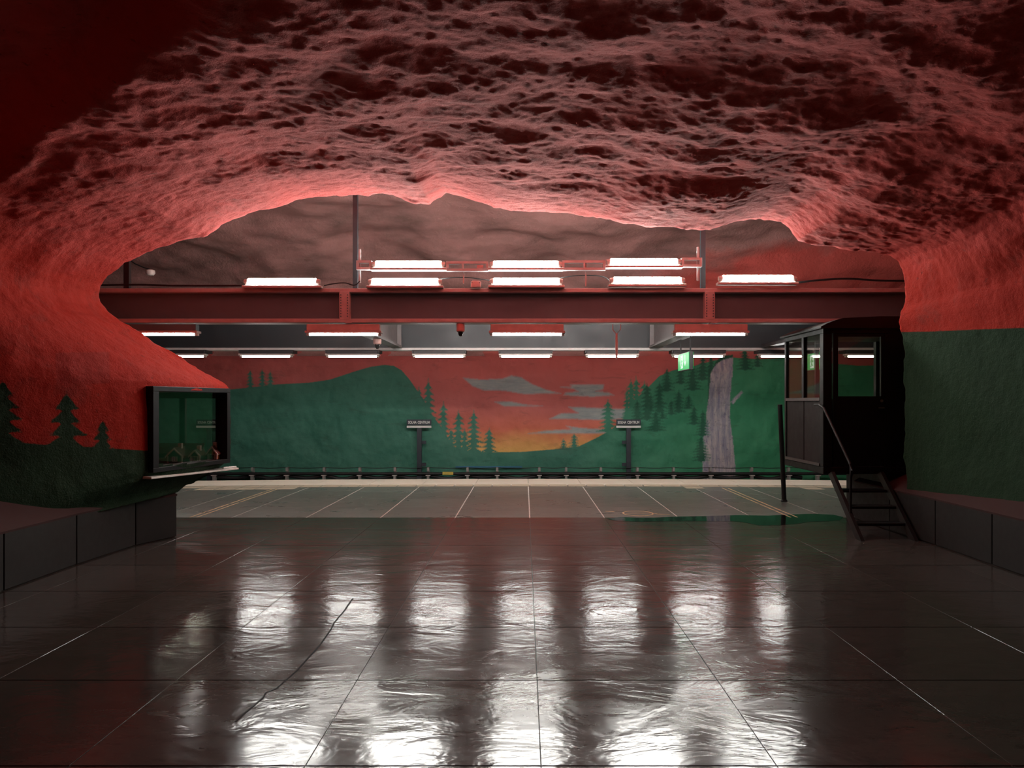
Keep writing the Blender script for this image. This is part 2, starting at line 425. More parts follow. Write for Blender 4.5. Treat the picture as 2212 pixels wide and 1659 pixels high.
# depth stations: coarse behind the camera, fine towards the lip, then the rolled lip and the platform side of the rock
st_y = np.r_[np.linspace(-3.0, 3.4, 40), np.linspace(3.43, 1.0*8.8, 270)]
rows = []
skirt = sstep(2.9, 1.9, lipZ)*(lipX < 0)
for Y in st_y:
    fr = (Y+3)/(8.8+3); Yi = -3+fr*(lipY+3)
    t = np.clip((Yi-4.3)/(lipY-4.3), 0, 1); wc = t**1.7
    t2 = np.clip((Yi-6.5)/(lipY-6.5), 0, 1); ws = 1-(1-t2)**2
    wgt = wc*(1-skirt)+ws*skirt
    rows.append(np.stack([hallX*(1-wgt)+lipX*wgt, Yi, hallZ*(1-wgt)+lipZ*wgt], 1))
NH = len(rows)
rx, rz = lipX-C0[0], lipZ-C0[1]
rightw = sstep(3.3, 4.2, lipX)*sstep(3.4, 3.0, lipZ)
for dy, sc in ((.04,1.0),(.10,1.004),(.17,1.012),(.25,1.028),(.32,1.05),(.39,1.085),(.45,1.13),(.50,1.2),(.54,1.3),(.57,1.45),(.60,1.7),(.62,2.1),(.64,2.8)):
    rows.append(np.stack([C0[0]+rx*sc, lipY+dy*(1-.35*skirt)*(1-.5*rightw), C0[1]+rz*sc], 1))
PT = np.array(rows)
NRM = vertex_normals(PT)
cen = np.array([0, 0, 1.9]); chk = ((PT[:NH]-np.array([0,0,1.9]))*np.array([1,0,1])*NRM[:NH]).sum(-1).mean()
if chk > 0: NRM = -NRM                                    # into the hall
P3 = PT.reshape(-1, 3)
yrel = (PT[...,1]/lipY[None,:]).reshape(-1)
near = np.clip((8.8-PT[...,1]+(lipY-8.8)[None,:])/1.3, 0, 1).reshape(-1); near = near*near*(3-2*near)
wp = P3+.22*np.stack([fbm(P3*1.5, 61, 2), fbm(P3*1.5, 71, 2), fbm(P3*1.5, 81, 2)], 1)
big = fbm(P3*np.array([.55,.75,.6])+3.1, 1, 3)
sc1 = worley(wp*np.array([1.25,1.25,1.2]), 3); sc2 = worley(wp*np.array([2.6,2.9,2.7])+7, 13)
med = fbm(P3*3.1, 31, 4); fin = fbm(P3*9.5, 41, 3)
ceilw = sstep(2.2, 3.2, P3[:,2]); base_amp = .35+.65*ceilw
disp = near*base_amp*(.075*big+.020*(np.minimum(sc1,.8)-.3)+.011*(np.minimum(sc2,.8)-.3)) + (.35+.65*near)*(.022*med*(.5+.5*ceilw))+.008*fin*(.4+.6*ceilw)
# hollow bay in the ceiling at the upper left, behind a slanting ridge
bay = ((P3[:,0]+2.1)*-1.56+(P3[:,1]-4.5)*-2.0)/2.54+.10*big+.03*med
disp -= .25*sstep(-.04, .30, bay)*sstep(-1.5, -2.2, P3[:,0])*sstep(2.3, 2.9, P3[:,2])*sstep(2.6, 3.6, P3[:,1])
lipm = np.arange(PT.shape[0]).repeat(NU) >= NH
disp = np.where(lipm, .03*med+.012*fin, disp)
PT = PT+(NRM.reshape(-1,3)*disp[:,None]).reshape(PT.shape)
P3 = PT.reshape(-1, 3)
# painted green foot of the walls; the trees of the left wall
YS = np.maximum(P3[:,1], .3)
IMG = np.stack([VX+FPX*P3[:,0]/YS, VY-FPX*(P3[:,2]-H)/YS], 1)
gl_poly = [(-6000,1379),(0,952),(45,956),(100,961),(200,966),(310,973),(330,974),(345,940),(500,860),(620,840),(620,1600),(-6000,6000)]
tl = [spruce(6,815,965,52,5,3), spruce(143,843,975,48,4,5), spruce(222,906,972,25,3,8)]
gl_ = np.maximum(sdf_poly(IMG, gl_poly), sdf_union(IMG, tl, 40))
gr_poly = [(1900,716),(1950,717),(2010,716),(2100,712),(2212,708),(7000,-13),(7000,6000),(1900,6000)]
gr_ = sdf_poly(IMG, gr_poly)
grn = np.where(P3[:,0] < 0, gl_, gr_)
grn = np.where(P3[:,1] < .6, np.where(P3[:,0] < 0, 1.15-P3[:,2], 2.27-P3[:,2])*100, grn)
hx = [(120,762),(236,760),(238,828),(122,832)]
pat = np.where((P3[:,0] < 0)&(P3[:,1] > 3), sdf_poly(IMG, hx), -50.0)
# opening for the showcase cut through the left rock: everything along its see-through shaft
CA, CB = Vector((WX(314,8.0), 8.0, 0)), Vector((WX(481,9.36), 9.36, 0))
hole = (IMG[:,0] > 324)&(IMG[:,0] < 489)&(IMG[:,1] < 1006)&(IMG[:,1] > 840)&(P3[:,1] > 7.6)&(P3[:,1] < 11)&(P3[:,0] < -3)
hole &= (IMG[:,1] < 1013-(IMG[:,0]-317)*.105)
HM = hole.reshape(PT.shape[:2])
gn = vertex_normals(PT); 
iL = int(np.argmax(su >= np.interp(22, np.arange(len(seg)), seg)))      # where wall turns into ceiling, left and right
iR = int(np.argmax(su >= np.interp(62, np.arange(len(seg)), seg)))
GR = grn.reshape(PT.shape[:2]); PA = pat.reshape(PT.shape[:2])
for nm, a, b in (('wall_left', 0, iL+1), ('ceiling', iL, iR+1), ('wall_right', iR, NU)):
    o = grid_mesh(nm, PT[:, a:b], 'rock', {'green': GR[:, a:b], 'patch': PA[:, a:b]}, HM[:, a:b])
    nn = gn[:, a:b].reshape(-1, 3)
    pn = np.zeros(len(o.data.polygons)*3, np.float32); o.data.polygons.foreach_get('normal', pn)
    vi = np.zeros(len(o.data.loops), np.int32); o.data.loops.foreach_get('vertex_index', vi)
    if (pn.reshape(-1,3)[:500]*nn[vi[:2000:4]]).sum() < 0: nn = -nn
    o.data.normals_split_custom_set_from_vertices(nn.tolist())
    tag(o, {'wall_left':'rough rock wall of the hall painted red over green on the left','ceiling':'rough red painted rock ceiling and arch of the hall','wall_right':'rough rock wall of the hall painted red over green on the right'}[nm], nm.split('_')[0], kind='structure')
# rock behind the photographer
mb = MB(); mb.box((-6,-3.3,-.4), (6,-2.9,5.0))
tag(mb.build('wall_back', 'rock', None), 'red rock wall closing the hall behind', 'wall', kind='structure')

# ================================================================== PLATFORM TUNNEL
XE = 17.0
prof = np.array([(9.25,5.0),(9.5,5.1),(9.9,5.3),(10.8,5.7),(12.2,6.15),(13.8,6.2),(15.4,5.85),(16.8,5.15),(17.9,4.3),(18.6,3.6),(18.9,3.1),(18.92,2.7)])
ps = np.r_[0, np.cumsum(np.linalg.norm(np.diff(prof, axis=0), axis=1))]
pu = np.linspace(0, ps[-1], 130); py_, pz_ = np.interp(pu, ps, prof[:,0]), np.interp(pu, ps, prof[:,1])
xs = np.linspace(-XE, XE, 380)
V = np.stack([np.broadcast_to(xs, (130,380)), np.broadcast_to(py_[:,None], (130,380)), np.broadcast_to(pz_[:,None], (130,380))], -1).copy()
vn = vertex_normals(V); v3 = V.reshape(-1,3)
if (vn[...,2]).mean() > 0: vn = -vn
dv = .35*fbm(v3*np.array([.35,.5,.5]), 101, 4)+.22*(np.minimum(worley(v3*np.array([.5,.8,.8]), 55),.9)-.3)
dv *= sstep(.0, .12, np.repeat(np.linspace(0,1,130), 380))*sstep(.0, .12, 1-np.repeat(np.linspace(0,1,130), 380))
V += (vn.reshape(-1,3)*dv[:,None]).reshape(V.shape)
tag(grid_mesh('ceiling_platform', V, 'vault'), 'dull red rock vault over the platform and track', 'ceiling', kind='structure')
# mural wall
YW = 18.9
mx = np.r_[np.linspace(-XE,-9.6,30,endpoint=False), np.arange(-9.6, 9.2, .0225), np.linspace(9.2,XE,30)]
mz = np.r_[np.linspace(-1.25,-.5,8,endpoint=False), np.arange(-.5, 2.98, .0225), np.array([3.02,3.1,3.25,3.4])]
GX, GZ = np.meshgrid(mx, mz)
g3 = np.stack([GX, np.full_like(GX, YW), GZ], -1).reshape(-1,3)
rel = .10*fbm(g3*np.array([.5,1,.6]), 201, 3)+.03*fbm(g3*2.2, 211, 3)
g3[:,1] += rel*sstep(-1.2,-.6,g3[:,2])
I2 = np.stack([VX+FPX*GX.ravel()/YW, VY-FPX*(GZ.ravel()-H)/YW], 1)
hills = [[(-900,1400),(-900,870),(200,858),(380,850),(480,843),(530,838),(600,830),(660,827),(710,820),(760,804),(800,792),(830,788),(850,790),(868,800),(885,820),(900,842),(915,862),(926,885),(940,905),(955,925),(965,942),(976,962),(1000,975),(1060,977),(1130,976),(1200,970),(1250,964),(1285,947),(1320,928),(1345,905),(1352,888),(1372,862),(1398,838),(1424,812),(1450,801),(1470,796),(1500,790),(1540,779),(1580,772),(1640,776),(1700,773),(1760,782),(1850,790),(2100,786),(2900,780),(2900,1400)]]
S = spruce
hills += [S(541,798,842,11,5), S(567,796,842,11,5), S(584,800,842,10,5), S(925,816,935,21,8), S(905,835,905,13,6), S(958,866,965,19,8), S(990,884,990,20,8), S(1023,884,992,23,9), S(1057,924,988,19,6), S(974,925,982,16,6), S(1003,925,985,16,5),
 S(1313,862,935,21,7), S(1363,818,912,19,8), S(1374,812,905,16,8), S(1354,838,905,12,7), S(1240,936,972,13,5), S(1217,947,974,9,4), S(1392,822,900,18,7)]
darkt = [S(1397,826,908,18,8), S(1376,864,908,15,6), S(1424,824,892,17,7), S(1416,886,932,21,6), S(1440,796,846,16,6), S(1466,842,892,15,6), S(1450,864,896,11,5), S(1488,852,884,13,5), S(1496,788,844,19,7), S(1470,788,830,13,5), S(1517,768,822,17,6), S(1534,770,802,9,4), S(1500,876,918,14,5), S(1519,885,943,17,8), S(1516,940,998,19,8), S(1609,753,800,19,6), S(1636,763,793,11,4), S(1430,880,905,10,4), S(1405,850,890,12,6),
 [(1540,792),(1546,780),(1560,769),(1582,766),(1584,772),(1566,777),(1550,788),(1542,806)], [(1528,800),(1540,790),(1534,870),(1530,870)], [(1250,1026),(1300,1030),(1420,1033),(1250,1033)]]
fall = [[(1532,838),(1535,804),(1546,787),(1562,777),(1583,772),(1579,830),(1577,865),(1578,905),(1583,950),(1588,1005),(1591,1046),(1518,1046),(1518,990),(1522,960),(1519,938),(1527,915),(1527,890),(1531,862)], [(1579,868),(1588,856),(1600,844),(1604,848),(1592,862),(1583,874)]]
cloud = [[(1000,816),(1040,820),(1085,818),(1105,811),(1125,815),(1150,830),(1180,842),(1212,850),(1130,851),(1090,844),(1045,843),(1020,834)], [(1210,836),(1235,835),(1232,831),(1305,831),(1303,842),(1286,845),(1316,848),(1326,854),(1280,857),(1218,854),(1222,848),(1250,846),(1240,840)],
 [(1068,868),(1105,868),(1135,874),(1172,877),(1090,878)], [(1186,905),(1212,893),(1250,892),(1228,879),(1262,880),(1352,884),(1350,905),(1290,907),(1230,905)], [(1140,937),(1180,930),(1235,927),(1222,920),(1262,925),(1312,927),(1318,935),(1280,937)]]
wt = sdf_union(I2, darkt, 12)
fl = sdf_union(I2, fall, 12); fl = np.minimum(fl, -sdf_union(I2, [darkt[13], darkt[14]], 12))
at = {'hill': np.maximum(sdf_poly(I2, hills[0]), sdf_union(I2, hills[1:], 12)), 'tree': wt, 'fall': fl, 'cloud': sdf_union(I2, cloud, 12)}
mo = grid_mesh('wall_far', g3.reshape(GX.shape+(3,)), 'mural', at)
tag(mo, 'far platform wall with forest, waterfall and red sunset mural', 'wall', kind='structure')
for s_, nm in ((-1, 'wall_tunnel_left'), (1, 'wall_tunnel_right')):
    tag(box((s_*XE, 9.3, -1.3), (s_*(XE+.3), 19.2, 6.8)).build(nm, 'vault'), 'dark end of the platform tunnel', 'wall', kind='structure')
tag(box((-XE, 15.36, -1.45), (XE, 19.2, -1.15)).build('floor_track', 'track_ballast'), 'dark track bed below the platform edge', 'floor', kind='structure')

# ---- floor: bedding mesh with every slab a piece of its own
def edgeY(x): return 15.42-.0085*(x-.3)**2 if abs(x-.3) < 9 else 15.42-.0085*81
fl_ = MB(); 
fl_.box((-6,-3.2,-.25), (6,9.6,-.004)); fl_.box((-XE,9.6,-.25), (XE,10.2,-.004))
floor = tag(fl_.build('floor', 'grout'), 'polished dark grey stone slab floor with pale joints', 'floor', kind='structure')
MB().box((-XE,10.2,-.25), (XE,13.4,-.0035)).box((-XE,13.4,-1.2), (XE,14.6,-.0035)).build('platform_bedding', 'grout_pale', floor)
def slab_mesh(w_, l_, t_=.05, ch=.0008):
    mb = MB(); mb.box((-w_/2,-l_/2,-t_), (w_/2,l_/2,0)); me = bpy.data.meshes.new('floor_slab')
    a, b = w_/2, l_/2
    v = [(-a,-b,-t_),(a,-b,-t_),(a,b,-t_),(-a,b,-t_),(-a,-b,-ch),(a,-b,-ch),(a,b,-ch),(-a,b,-ch),(-a+ch,-b+ch,0),(a-ch,-b+ch,0),(a-ch,b-ch,0),(-a+ch,b-ch,0)]
    f = [(8,9,10,11)]+[(i,(i+1)%4,(i+1)%4+4,i+4) for i in range(4)]+[(i+4,(i+1)%4+4,(i+1)%4+8,i+8) for i in range(4)]
    me.from_pydata(v, [], f); return me
JW = .006
sm = slab_mesh(1-.004, 1-.009); sm.materials.append(M['floor'])
smp = slab_mesh(1-.017, 1-.004); smp.materials.append(M['floor_pale'])
def piece(name, me, loc, parent):
    o = bpy.data.objects.new(name, me); C.objects.link(o); o.parent = parent; o.location = Vector(loc)-parent.location; return o
JX, JY = .07, 10.235
for r in range(-8, 4):
    Yc = JY+r+.5
    xr = range(-5, 5) if Yc < 9.5 else range(-11, 11)
    for k in xr: piece('floor_slab', smp if r >= 0 else sm, (JX+k+.5, Yc, 0), floor)
bs = MB().box((-5,-3,-.05), (5,2.23,0)).build('rear_floor', 'floor', floor)
# last row before the tactile strip, pale tactile tiles, white edge stones
def strip_piece(name, x0, x1, off0, off1, z, mat, g=.005, e=edgeY):
    a, b = x0+g, x1-g; mb = MB()
    mb.hexa([(a,e(a)-off0+g,-.06),(b,e(b)-off0+g,-.06),(b,e(b)-off1-g,-.06),(a,e(a)-off1-g,-.06)], [(a,e(a)-off0+g,z),(b,e(b)-off0+g,z),(b,e(b)-off1-g,z),(a,e(a)-off1-g,z)])
    return mb.build(name, mat, floor)
for k in range(-10, 10):
    a, b = JX+k+JW/2, JX+k+1-JW/2; mb = MB()
    if edgeY((a+b)/2)-1.42 < JY+4.0+.15: continue
for k in range(-12, 12):
    strip_piece('edge_stone', JX+k, JX+k+1, 1.0, 0, .004, 'edge_white', .004)
tx = -9.0; R_ = random.Random(4)
i = 0
while tx < 9.0:
    strip_piece('tactile_tile', tx, tx+.35, 1.38, 1.04, .003, 'tactile', .013)
    if tx < -4.3 or (2.6 < tx < 3.4) or (3.9 < tx < 5.0):
        if R_.random() < .75: strip_piece('tactile_tile', tx, tx+.35, 1.68, 1.40, .0025, 'tactile', .013)
    tx += .35; i += 1
tag(box((-XE, 14.4, -1.2), (XE, 14.72, -.07)).build('trim_1', 'plinth_stone'), 'dark face of the platform edge above the track', 'trim', kind='structure')
# yellow double lines, painted circle, cracks
def floor_strip(name, pts, wd, z, mat, parent=floor):
    mb = MB(); vs = []
    pts = [Vector((p[0],p[1],0)) for p in pts]
    for i, q in enumerate(pts):
        d = (pts[min(i+1,len(pts)-1)]-pts[max(i-1,0)]).normalized(); nn = Vector((-d.y,d.x,0))*wd/2
        for a in (nn, -nn): vs += [(q.x+a.x, q.y+a.y, .0003), (q.x+a.x, q.y+a.y, z)]
    fs = []
    for i in range(len(pts)-1):
        k = i*4; fs += [(k+1,k+5,k+7,k+3),(k,k+1,k+5,k+4),(k+2,k+6,k+7,k+3)]
    n_ = (len(pts)-1)*4; fs += [(0,2,3,1),(n_,n_+1,n_+3,n_+2)]
    return mb.add(vs, fs).build(name, mat, parent)
for xc in (-4.45, 3.62):
    for dx in (-.045, .045):
        y = 10.25
        while y < 13.75:
            ln = R_.uniform(.35, .9); floor_strip('yellow_line', [(xc+dx,y),(xc+dx,min(y+ln,13.8))], .022, .0022, 'yellow_paint'); y += ln+R_.uniform(.02,.09)
cx_, cy_ = WX(1378,10.62), 10.62
floor_strip('painted_ring', [(cx_+.205*math.cos(t*math.pi/20), cy_+.235*math.sin(t*math.pi/20)) for t in range(41)], .022, .0025, 'yellow_paint')
floor_strip('painted_mark', [(cx_-.17,cy_),(cx_+.18,cy_+.03)], .02, .0025, 'yellow_paint')
floor_strip('painted_mark', [(cx_-.43,cy_+.2),(cx_-.31,cy_+.16)], .03, .0025, 'yellow_paint')
floor_strip('painted_mark', [(cx_+.22,cy_-.02),(cx_+.32,cy_-.10),(cx_+.42,cy_-.13)], .02, .0025, 'yellow_paint')
def ground(px, py): Y = H*FPX/(py-VY); return (WX(px, Y), Y)
ck = [(508,1560),(530,1540),(548,1525),(568,1508),(574,1497),(598,1487),(640,1450),(690,1395),(715,1360),(722,1345),(745,1318),(762,1293)]
floor_strip('floor_crack', [ground(*q) for q in ck], .010, .0012, 'crack')
# puddle by the right edge of the hall
pud = [(1312,1121),(1340,1117),(1400,1119),(1460,1116),(1530,1115),(1590,1113),(1660,1114),(1720,1111),(1760,1110),(1800,1112),(1822,1117),(1815,1124),(1790,1126),(1750,1127),(1720,1132),(1680,1135),(1640,1135),(1600,1127),(1560,1126),(1500,1126),(1440,1126),(1380,1127),(1335,1126)]
pp = [ground(*q) for q in pud]
mb = MB().prism(pp, 'z', -.0002, .0016)
tag(mb.build('puddle', 'water'), 'thin puddle of water mirroring the green mural near the booth stairs', 'puddle')

# ================================================================== PLINTHS
def plinth(name, pts, z, slope_in, label, sgn):
    """pts: front line from near to far; slabs between the points"""
    core = MB()
    for a, b in zip(pts[:-1], pts[1:]):
        core.hexa([(a[0]-sgn*.02,a[1],0),(b[0]-sgn*.02,b[1],0),(b[0]-sgn*.5,b[1],0),(a[0]-sgn*.5,a[1],0)], [(a[0]-sgn*.02,a[1],z-.02),(b[0]-sgn*.02,b[1],z-.02),(b[0]-sgn*.5,b[1],z-.02),(a[0]-sgn*.5,a[1],z-.02)])
    o = tag(core.build(name, 'plinth_joint'), label, 'plinth', kind='structure')
    for a, b in zip(pts[:-1], pts[1:]):
        d = (Vector(b)-Vector(a)); d.normalize(); g = .006
        a2, b2 = Vector(a)+d*g, Vector(b)-d*g
        MB().hexa([(a2.x,a2.y,.008),(b2.x,b2.y,.008),(b2.x-sgn*.06,b2.y,.008),(a2.x-sgn*.06,a2.y,.008)], [(a2.x,a2.y,z),(b2.x,b2.y,z),(b2.x-sgn*.06,b2.y,z),(a2.x-sgn*.06,a2.y,z)]).build('plinth_panel', 'plinth_stone', o, .004)
    for a, b in zip(pts[:-1], pts[1:]):
        MB().hexa([(a[0]-sgn*.0,a[1],z-.015),(b[0]-sgn*.0,b[1],z-.015),(b[0]-sgn*.9,b[1],z-.015),(a[0]-sgn*.9,a[1],z-.015)],
                  [(a[0]+sgn*.005,a[1],z+.004),(b[0]+sgn*.005,b[1],z+.004),(b[0]-sgn*.9,b[1],z+.46),(a[0]-sgn*.9,a[1],z+.46)]).build('sloped_cap', 'slope_brown', o)
    return o
plinth('trim_2', [(-4.25,y) for y in (-2.8,-.77,.23,1.23,2.23,3.23,4.23,5.23,6.23,7.24)]+[(-4.18,8.2),(-3.99,8.76)], .485, .9, 'low dark stone plinth with sloping brown top along the left wall', 1)
plinth('trim_3', [(4.43,y) for y in (-2.8,-.77,.23,1.23,2.23,3.23,4.23,5.23,6.23,7.23,8.23)]+[(4.40,9.2),(4.40,10.18)], .50, .9, 'low dark stone plinth with sloping brown top along the right wall', -1)

# ================================================================== BEAMS
def ibeam(name, label, Y, z0, z1, wd, x0, x1, webmat, flmat, tf=.055):
    o = thing(name, label, 'beam', (0, Y, z0))
    box((x0,Y-wd/2,z0), (x1,Y+wd/2,z0+tf)).build('bottom_flange', flmat, o, .006)
    box((x0,Y-wd/2,z1-tf), (x1,Y+wd/2,z1)).build('top_flange', flmat, o, .006)
    box((x0,Y-.02,z0+tf), (x1,Y+.02,z1-tf)).build('web', webmat, o)
    return o
B1, B2 = 10.42, 14.35
b1 = ibeam('steel_beam', 'long brown steel beam nearest the hall with bolted splice plates', B1, 2.62, 3.085, .26, -9.5, 9.5, 'steel_web', 'steel_pale')
for xp in (-2.43, 2.50):
    pl = MB().prism([(xp-.068,2.675),(xp-.05,2.665),(xp+.05,2.665),(xp+.068,2.675),(xp+.068,3.03),(xp+.05,3.04),(xp-.05,3.04),(xp-.068,3.03)], 'y', B1-.135, B1-.02).build('splice_plate', 'steel_pale', b1, .004)
    mb = MB()
    for c_ in (-.045, .045):
        for k in range(9): mb.tube([(xp+c_, B1-.135, 2.705+k*.036), (xp+c_, B1-.146, 2.705+k*.036)], .009, 6)
    mb.build('bolts', 'steel_web', pl)
    box((xp+.01,B1-.138,2.612), (xp+.10,B1-.02,2.63)).build('splice_cover', 'steel_pale', b1, .003)
b2 = ibeam('steel_beam', 'far slate grey steel beam above the platform edge', B2, 2.515, 3.10, .26, -12, 12, 'steel_slate', 'steel_pale', .05)
for i, xp in enumerate((-2.38, 2.42)):
    o = thing('cross_beam', ('grey cross beam behind the left splice plate','grey cross beam behind the right splice plate, above the exit sign')[i], 'beam', (xp, 12.3, 2.56), 'cross beams between the two long beams')
    box((xp-.10,B1+.14,2.56), (xp+.10,B2-.14,2.60)).build('bottom_flange', 'steel_cross', o)
    box((xp-.10,B1+.14,3.04), (xp+.10,B2-.14,3.08)).build('top_flange', 'steel_cross', o)
    box((xp-.015,B1+.03,2.60), (xp+.015,B2-.03,3.04)).build('web', 'steel_cross', o)
    box((xp-.09,B2-.17,2.58), (xp+.09,B2-.14,3.06)).build('end_plate', 'steel_cross', o)

# ================================================================== LAMPS
def bare_lamp(name, label, xc, z, ln, Y, tilt=0.0, group=None):
    """tube lamp facing the hall on a shallow channel"""
    o = thing(name, label, 'lamp', (xc, Y, z), group)
    h2 = ln/2; r = .047
    prof_ = [(-h2+.05,0),(h2-.05,0)]
    t = MB().tube([(xc-h2+.045,Y,z),(xc-h2+.06,Y,z),(xc+h2-.06,Y,z),(xc+h2-.045,Y,z)], [r*.75,r,r,r*.75], 16).build('diffuser_tube', 'tube', o, smooth=True)
    for s_ in (-1, 1):
        MB().tube([(xc+s_*(h2-.05),Y,z),(xc+s_*h2,Y,z)], [r*.92,r*.7], 14).build('end_cap', 'lamp_body', o)
    box((xc-h2-.02,Y-.05,z-.085), (xc+h2+.02,Y+.065,z-.052)).build('channel', 'lamp_body', o, .004)
    for s_ in (-1, 1):
        box((xc+s_*(h2-.03)-.012,Y-.03,z-.055), (xc+s_*(h2-.03)+.012,Y+.05,z-.03)).build('clip', 'lamp_body', o)
    return o
YT = 10.26
order = ('leftmost', 'second from the left', 'middle', 'second from the right', 'rightmost')
for i, (xa, xb, yc) in enumerate(((530,690,609),(798,953,609),(1060,1214,608),(1319,1477,606),(1554,1718,602))):
    xc = WX((xa+xb)/2, YT); bare_lamp('tube_lamp', f'bright tube lamp on top of the near beam, {order[i]} of five', xc, WZ(yc, YT), (xb-xa+4)/FPX*YT, YT, group='tube lamps standing on the near beam')
rack = thing('lamp_rack', 'pale steel rack on two posts holding three tube lamps above the beam', 'rack', (0, YT, 3.1))
up = ((806,960,571,'left'),(1060,1212,571,'middle'),(1312,1469,566,'right'))
for xa, xb, yc, nm in up:
    xc = WX((xa+xb)/2, YT); bare_lamp('tube_lamp', f'{nm} one of three bright tube lamps on the raised rack', xc, WZ(yc, YT), (xb-xa+4)/FPX*YT, YT, group='tube lamps on the raised rack')
def frame(xa, xb, ya, yb, mid=None):
    x0, x1, z1, z0 = WX(xa,YT), WX(xb,YT), WZ(ya,YT), WZ(yb,YT); mb = MB(); y0, y1 = YT-.02, YT+.05; t = .033
    mb.box((x0,y0,z0), (x1,y1,z0+t)); mb.box((x0,y0,z1-t), (x1,y1,z1)); mb.box((x0,y0,z0+t), (x0+t,y1,z1-t)); mb.box((x1-t,y0,z0+t), (x1,y1,z1-t))
    if mid: q = WX(mid,YT); mb.box((q-.012,y0,z0+t), (q+.012,y1,z1-t))
    return mb.build('rack_frame', 'steel_pale', rack, .002)
frame(770,803,563,583); frame(964,1055,565,586,1000); frame(1214,1308,563,584,1262); frame(1472,1516,557,577)
for px_, top in ((768,5.4),(1518,5.6)):
    x = WX(px_,10.42); box((x-.032,10.39,3.087), (x+.032,10.45,top)).build('rack_post', 'steel_slate', rack)
for px_, ya, yb in ((776,537,610),(1509,532,605)):
    x = WX(px_,YT); box((x-.012,YT+.03,WZ(yb,YT)), (x+.012,YT+.06,WZ(ya,YT))).build('rack_upright', 'steel_pale', rack)
for px_, ya, yb in ((1001,586,612),(1266,560,618)):
    x = WX(px_,YT); box((x-.008,YT+.03,WZ(yb,YT)), (x+.008,YT+.045,WZ(ya,YT))).build('rack_hanger', 'lamp_red', rack)
box((WX(1030,YT),YT,WZ(579,YT)), (WX(1044,YT),YT+.03,WZ(572,YT))).build('junction_box', 'lamp_red', rack, .003)
def tray_lamp(name, label, xc, Y, z, ln, body, tube, group, hb=.105, hook=True):
    """housing over a shallow reflector tray with the tube showing below; z is the underside"""
    o = thing(name, label, 'lamp', (xc, Y, z), group); h2 = ln/2
    box((xc-h2+.02,Y-.06,z+.055), (xc+h2-.02,Y+.06,z+.055+hb)).build('housing', body, o, .008)
    box((xc-h2,Y-.075,z+.024), (xc+h2,Y+.075,z+.055)).build('reflector_tray', 'lamp_body', o, .004)
    MB().tube([(xc-h2+.05,Y,z+.008),(xc+h2-.05,Y,z+.008)], .0145, 12).build('tube', tube, o, smooth=True)
    for s_ in (-1, 1): box((xc+s_*(h2-.03)-.02,Y-.03,z-.008), (xc+s_*(h2-.03)+.02,Y+.03,z+.024)).build('tube_holder', 'lamp_body', o)
    return o
YA = 10.36
na = {-3:'under the near beam far left behind the rock',-2:'under the near beam, leftmost, half behind the rock slope',-1:'under the near beam below the left splice plate',0:'under the near beam in the middle of the opening',1:'under the near beam below the right splice plate',2:'under the near beam behind the booth roof',3:'under the near beam far right behind the rock'}
for k in (-2,-1,0,1):
    tray_lamp('hanging_lamp', 'pink housed strip lamp '+na[k], .035+k*2.485, YA, WZ(724,YA), 1.03, 'lamp_red' if k > -2 else 'steel_web', 'tube_tray', 'strip lamps under the near beam', hb=.09)
YC = 14.15
pos_c = ['first','second','third','fourth','fifth','sixth','seventh','eighth','ninth','tenth','eleventh','twelfth','thirteenth']
for i, k in enumerate(range(-4, 5)):
    o = tray_lamp('ceiling_lamp', f'thin strip lamp under the far beam, {pos_c[i]} of nine from the left', .02+k*1.602, YC, WZ(771,YC), .99, 'lamp_dark', 'tube_far', 'strip lamps under the far beam', hb=.06)
    xc = .02+k*1.602
    box((xc-.5,YC-.05,2.46), (xc+.5,YC+.25,2.516)).build('mounting_plate', 'lamp_dark', o)

# ---- small fittings on the beams
def dome(label, px_, Y, ytop, ybot, r):
    zt, zb = WZ(ytop,Y), WZ(ybot,Y); x = WX(px_,Y); h = zt-zb
    o = thing('dome_camera', label, 'camera', (x,Y,zb), 'dome cameras under the beams')
    MB().lathe([(0,h),(r*.95,h),(r,h*.9),(r,h*.42),(r*.8,h*.36),(0,h*.36)], (x,Y,zb)).build('housing', 'dome_pink', o, smooth=True)
    MB().lathe([(r*.62,h*.37),(r*.62,h*.28),(r*.5,h*.12),(r*.28,h*.02),(0,0)], (x,Y,zb)).build('lens_dome', 'dome_black', o, smooth=True)
dome('round pale dome camera under the middle of the near beam', 995, 10.36, 699, 727, .058)
dome('round pale dome camera on the left cross beam below the strip lamp', 815, 12.2, 726, 754, .065)
o = thing('junction_box', 'small white junction box on the near beam between two tube lamps', 'box', (WX(1028,YT),YT,3.087))
x = WX(1028,YT); box((x-.07,YT-.02,3.087), (x+.07,YT+.03,WZ(608,YT))).build('body', 'white_box', o, .008)
box((x-.05,YT-.015,WZ(608,YT)), (x+.05,YT+.025,WZ(606,YT))).build('lid', 'white_box', o, .003)
for s_ in (-1,1): MB().tube([(x+s_*.05,YT-.02,WZ(611,YT)),(x+s_*.05,YT-.026,WZ(611,YT))], .006, 6).build('screw', 'steel_web', o)
YH = 10.3
o = thing('hanging_hook', 'thin steel rod hanging from a forked hook under the near beam', 'hook', (WX(1332,YH),YH,WZ(776,YH)))
x = WX(1332,YH)
for s_ in (-1, 1): MB().tube([(x+s_*.052,YH,WZ(700,YH)),(x+s_*.052,YH,WZ(712,YH)),(x,YH,WZ(722,YH))], .007, 8).build('fork', 'steel_pale', o)
MB().tube([(x,YH,WZ(721,YH)),(x,YH,WZ(745,YH)),(x,YH,WZ(776,YH))], [.014,.02,.012], 8).build('rod', 'lamp_red', o)
YS_ = 10.45
